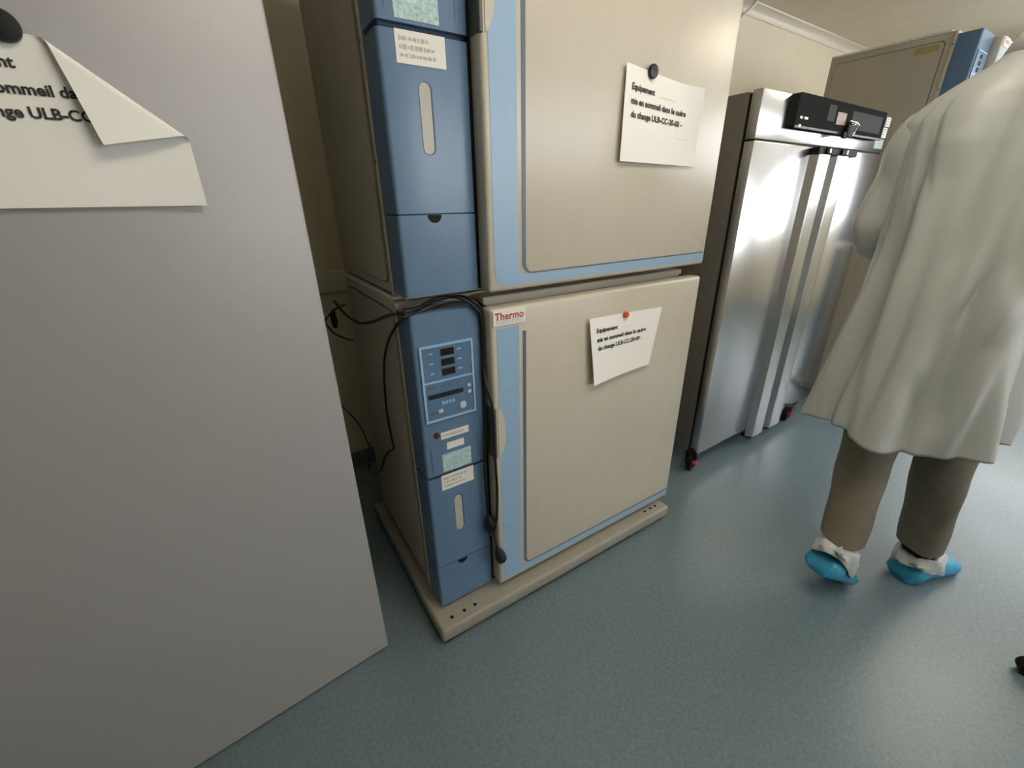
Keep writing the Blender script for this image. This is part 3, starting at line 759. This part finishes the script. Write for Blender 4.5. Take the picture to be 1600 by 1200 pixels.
# hair
rings = []
for j in range(1, 10):
    b = math.pi*j/14
    rr = []
    for i in range(24):
        a = 2*math.pi*i/24
        low = 1.0 if math.cos(a) < 0.35 else 0.45
        bb = b*low if j > 4 else b*(1 if low == 1 else (0.45+0.55*(1-j/5))) if low < 1 else b
        k = 1.07+0.012*math.sin(7*a+3*j)
        rr.append(L(HC[0]-0.006+0.098*k*math.sin(bb)*math.cos(a), HC[1]+0.078*k*math.sin(bb)*math.sin(a), HC[2]+0.004+0.118*k*math.cos(bb)))
    rings.append(rr)
loft('hair', M['hair'], rings, person, (True, False))
# trousers
def legrings(h, k, a, end, w0, w1, w2):
    pts = spline([L(*h), L(*k), L(*a)], 12); out = []
    n = len(pts)
    for i, p in enumerate(pts):
        s = i/(n-1)
        if s > end: break
        r = w0+(w1-w0)*min(1, s*2) if s < 0.5 else w1+(w2-w1)*(s-0.5)*2
        rr = []
        for q in range(28):
            an = 2*math.pi*q/28
            wr = 1+0.03*math.sin(5*an+9*s)+0.025*math.sin(26*s+2*an)
            rr.append(p+Vector((r*1.06*wr*math.cos(an), r*wr*math.sin(an), 0.006*math.sin(an*2+3))))
        out.append(rr)
    return out
tv, tf = [], []
def addloft(rings, cap0=False):
    o = len(tv); n = len(rings[0])
    for r in rings: tv.extend(r)
    for i in range(len(rings)-1):
        for k in range(n): tf.append((o+i*n+k, o+i*n+(k+1) % n, o+(i+1)*n+(k+1) % n, o+(i+1)*n+k))
addloft(legrings(hipL, kneeL, ankL, 0.97, 0.085, 0.074, 0.062)); addloft(legrings(hipR, kneeR, ankR, 0.985, 0.085, 0.074, 0.064))
rings = []
for z, a, b in ((1.10, 0.105, 0.135), (1.02, 0.112, 0.148), (0.95, 0.118, 0.155), (0.88, 0.112, 0.155)):
    rings.append([L(1.70+a*math.cos(2*math.pi*q/28), 0.30+b*math.sin(2*math.pi*q/28), z) for q in range(28)])
addloft(rings)
o = new('trousers', tv, tf, M['trouser'], person, smooth=True)
# socks
for a, k in ((ankL, kneeL), (ankR, kneeR)):
    d = (Vector(k)-Vector(a)).normalized()
    A = L(*a)
    tube('sock', M['sock'], person, [A-Vector((0, 0, 0.055)), A-Vector((0, 0, 0.02)), A+d*0.03, A+d*0.08], [0.030, 0.036, 0.044, 0.047], 18)
# shoe covers
def shoe_cover(heel, toe, lift_heel, label):
    """heel and toe ground points; the heel is raised by lift_heel"""
    H_, T_ = Vector((*heel, lift_heel)), Vector((*toe, 0.0))
    ax = (T_-H_).normalized(); ln = (T_-H_).length
    side = Vector((0, 0, 1)).cross(ax).normalized(); upv = ax.cross(side)
    secs = [(-0.01, 0.030, 0.030), (0.02, 0.048, 0.062), (0.08, 0.055, 0.080), (0.17, 0.054, 0.086), (0.30, 0.050, 0.086), (0.45, 0.052, 0.080), (0.62, 0.056, 0.070), (0.80, 0.056, 0.055), (0.93, 0.045, 0.042), (1.01, 0.022, 0.024)]
    rings = []
    for si, (s, hw, hh) in enumerate(secs):
        rr = []
        for q in range(28):
            an = 2*math.pi*q/28
            c, sn = math.cos(an), math.sin(an)
            wob = 1+0.05*math.sin(5*an+si*1.7)+0.04*math.sin(9*an+si*2.9)
            x = hw*wob*(abs(c)**0.75)*(1 if c > 0 else -1)
            z = hh*0.5+hh*0.5*(abs(sn)**0.8)*(1 if sn > 0 else -1)*(wob if sn > 0 else 1)
            rr.append(H_+ax*(s*ln)+side*x+upv*max(0.002, z)-PL)
        rings.append(rr)
    n = 28
    def build(name, m, keep, parent):
        vv = [p for r in rings for p in r]; ff = []
        for i in range(len(rings)-1):
            for k in range(n):
                q = (i*n+k, i*n+(k+1) % n, (i+1)*n+(k+1) % n, (i+1)*n+k)
                cz = sum((vv[j]+PL-H_).dot(upv) for j in q)/4
                hh = (secs[i][2]+secs[i+1][2])/2
                if keep(cz, i): ff.append(q)
        if keep(0, 0): ff.append(tuple(range(n))); ff.append(tuple(range((len(rings)-1)*n, len(rings)*n)))
        used = sorted({j for q in ff for j in q}); mp = {j: i for i, j in enumerate(used)}
        return new(name, [vv[j] for j in used], [tuple(mp[j] for j in q) for q in ff], m, parent, smooth=True)
    c = build('shoe_cover', M['coverblue'], lambda z, i: True, person)
    c['label'] = label
    rr_ = []
    for zz, hl, hw, cs in ((0.058, 0.098, 0.060, 0.30), (0.075, 0.102, 0.063, 0.28), (0.095, 0.092, 0.062, 0.25), (0.115, 0.078, 0.058, 0.23), (0.128, 0.066, 0.054, 0.21), (0.122, 0.054, 0.047, 0.21), (0.105, 0.050, 0.044, 0.21)):
        ring = []
        for q in range(40):
            an = 2*math.pi*q/40
            wob = 1+0.06*math.sin(7*an+zz*60)+0.04*math.sin(13*an+zz*90)
            ring.append(H_+ax*(cs*ln+hl*wob*math.cos(an))+side*(hw*wob*math.sin(an))+upv*(zz+0.012*(zz < 0.09)*math.sin(2*an+0.5)-0.016*(zz < 0.09)*math.cos(an))-PL)
        rr_.append(ring)
    loft('cuff', M['coverwhite'], rr_, c)
shoe_cover((1.81, 0.168), (2.055, 0.082), 0.0, 'blue plastic shoe cover, flat on the floor')
shoe_cover((1.448, 0.322), (1.635, 0.285), 0.118, 'blue plastic shoe cover with its heel raised')
# lab coat: torso, then two sleeves
def fold(th, z):
    t_ = max(0, min(1, (1.45-z)/0.85))
    return (0.010+0.022*t_)*math.sin(6*th+2.2*z+0.8)+(0.006+0.010*t_)*math.sin(11*th-4.0*z+1.3)+0.006*math.sin(3*th+9*z)*t_+0.005*math.sin(19*th+6*z)*(0.4+t_)
prof = [(1.635, 0.062, 0.066, 1.725, 0.288), (1.61, 0.070, 0.074, 1.72, 0.288), (1.585, 0.086, 0.096, 1.716, 0.292), (1.555, 0.108, 0.137, 1.713, 0.297), (1.52, 0.128, 0.176, 1.71, 0.301), (1.48, 0.138, 0.200, 1.708, 0.302),
        (1.42, 0.146, 0.197, 1.706, 0.302), (1.35, 0.152, 0.188, 1.705, 0.302), (1.25, 0.154, 0.180, 1.704, 0.300), (1.15, 0.156, 0.176, 1.703, 0.300), (1.05, 0.160, 0.180, 1.70, 0.300),
        (0.95, 0.164, 0.186, 1.70, 0.300), (0.85, 0.168, 0.194, 1.70, 0.300), (0.75, 0.172, 0.202, 1.70, 0.302), (0.66, 0.176, 0.208, 1.70, 0.304), (0.60, 0.180, 0.212, 1.70, 0.305)]
def interp(z):
    for i in range(len(prof)-1):
        if prof[i][0] >= z >= prof[i+1][0]:
            s = (prof[i][0]-z)/(prof[i][0]-prof[i+1][0]); return [prof[i][k]+(prof[i+1][k]-prof[i][k])*s for k in range(5)]
    return prof[-1]
CREASES = [(2.92, -0.12, 1.0, 0.020, 0.20, 0.40, 1.42), (3.75, 0.55, 0.85, 0.022, 0.10, 0.66, 1.02), (2.45, 0.35, 1.2, 0.010, 0.08, 0.85, 1.45), (3.35, 0.9, 1.3, 0.012, 0.07, 1.10, 1.50),
           (3.60, -0.7, 1.35, 0.012, 0.08, 1.05, 1.52), (2.60, -0.8, 1.42, 0.010, 0.06, 1.25, 1.53), (3.15, 0.3, 1.42, 0.010, 0.05, 1.30, 1.54), (3.30, -1.2, 0.75, 0.012, 0.06, 0.66, 0.86),
           (3.50, 1.4, 1.05, 0.010, 0.06, 0.95, 1.18), (2.15, 0.2, 0.9, 0.012, 0.10, 0.40, 1.2)]
CN = 160
rings = []
NZ = 110
for i in range(NZ+1):
    z = 1.635-(1.635-0.60)*i/NZ
    _, a, b, cx, cy = interp(z)
    rr = []
    for q in range(CN):
        th = 2*math.pi*q/CN
        c, s = math.cos(th), math.sin(th)
        e = 0.86
        fd = fold(th, z)*min(1, (1.60-z)/0.1) if z < 1.60 else 0
        # crease running diagonally over the lower back
        dgl = 0
        for (t0, sl, zc, am, wd_, z0_, z1_) in CREASES:
            env = max(0, min(1, (z-z0_)/0.08))*max(0, min(1, (z1_-z)/0.08))
            dgl += am*env*math.exp(-((th-t0-sl*(z-zc))/wd_)**2)
        k = 1+ (fd-dgl)/0.2
        hem = (0.018*math.sin(th*3+0.6)-0.026*s+0.008) * max(0, (0.85-z)/0.25)
        rr.append(L(cx+a*k*(abs(c)**e)*(1 if c > 0 else -1), cy+b*k*(abs(s)**e)*(1 if s > 0 else -1), z+hem))
    rings.append(rr)
cv_, cf_ = [], []
def cadd(rings):
    o = len(cv_); n = len(rings[0])
    for r in rings: cv_.extend(r)
    for i in range(len(rings)-1):
        for k in range(n): cf_.append((o+i*n+k, o+i*n+(k+1) % n, o+(i+1)*n+(k+1) % n, o+(i+1)*n+k))
cadd(rings)
def sleeve(s, e, w, sg):
    S, E_, W_ = Vector(s), Vector(e), Vector(w)
    start = S+Vector((0, -0.075*sg, 0.012))
    pts = spline([L(*start), L(*(S+Vector((0, 0.012*sg, -0.035)))), L(*((S+E_)/2)), L(*E_), L(*((E_+W_)/2)), L(*W_)], 9)
    n = len(pts); rad = []
    for i in range(n):
        t_ = i/(n-1)
        r = 0.072-0.010*t_*2 if t_ < 0.5 else 0.062-0.010*(t_-0.5)*2
        if t_ < 0.2: r = 0.055+0.017*t_/0.2
        rad.append(r)
    v, f = tube_data(pts, rad, 32, caps=False)
    for i in range(n):
        c = pts[i]
        for k in range(32):
            j = i*32+k; d = v[j]-c
            t_ = i/(n-1)
            el = math.exp(-((t_-0.6)/0.12)**2)
            v[j] = c + d*(1+0.05*math.sin(4*k*2*math.pi/32+t_*9)+0.05*el*math.sin(60*t_)+0.03*math.sin(23*t_+k*0.4))
    o = len(cv_); cv_.extend(v); cf_.extend([tuple(i+o for i in q) for q in f])
sleeve(shL, elL, wrL, 1); sleeve(shR, elR, wrR, -1)
# stand-up collar
cadd([[L(1.722+r*math.cos(2*math.pi*q/48), 0.287+r*1.05*math.sin(2*math.pi*q/48), z) for q in range(48)] for r, z in ((0.062, 1.628), (0.064, 1.650), (0.074, 1.630), (0.084, 1.600))])
o = new('lab_coat', cv_, cf_, M['coat'], person, smooth=True)
md = o.modifiers.new('thick', 'SOLIDIFY'); md.thickness = 0.003; md.offset = 1
o['label'] = 'long white lab coat'

# ------------------------------------------------------------------ stool at the right edge (only one castor shows)
SC = Vector((1.80, -0.405, 0))
t = thing('lab_stool', 'black stool with castors, one castor showing on the floor beside the person', 'stool', SC)
lathe_z('seat', M['rubber'], t, [(0.14, 0.50), (0.17, 0.505), (0.18, 0.53), (0.17, 0.555), (0.10, 0.56)], 32)
lathe_z('column', M['chrome'], t, [(0.025, 0.11), (0.025, 0.33), (0.018, 0.33), (0.018, 0.505)], 20)
for i in range(5):
    a = math.radians(115+72*i)
    d = Vector((math.cos(a), math.sin(a), 0))
    tube('leg', M['rubber'], t, [Vector((0, 0, 0.115)), d*0.12+Vector((0, 0, 0.10)), d*0.262+Vector((0, 0, 0.066))], [0.024, 0.019, 0.014], 10)
    c = lathe_z('caster', M['rubber'], t, [(0.016, -0.019), (0.025, -0.016), (0.026, 0.0), (0.025, 0.016), (0.016, 0.019)], 20, 'y', (0, 0, 0.026))
    c.location = d*0.262; c.rotation_euler.z = a
    lathe_z('stem', M['chrome'], c, [(0.005, 0.045), (0.005, 0.068)], 10)
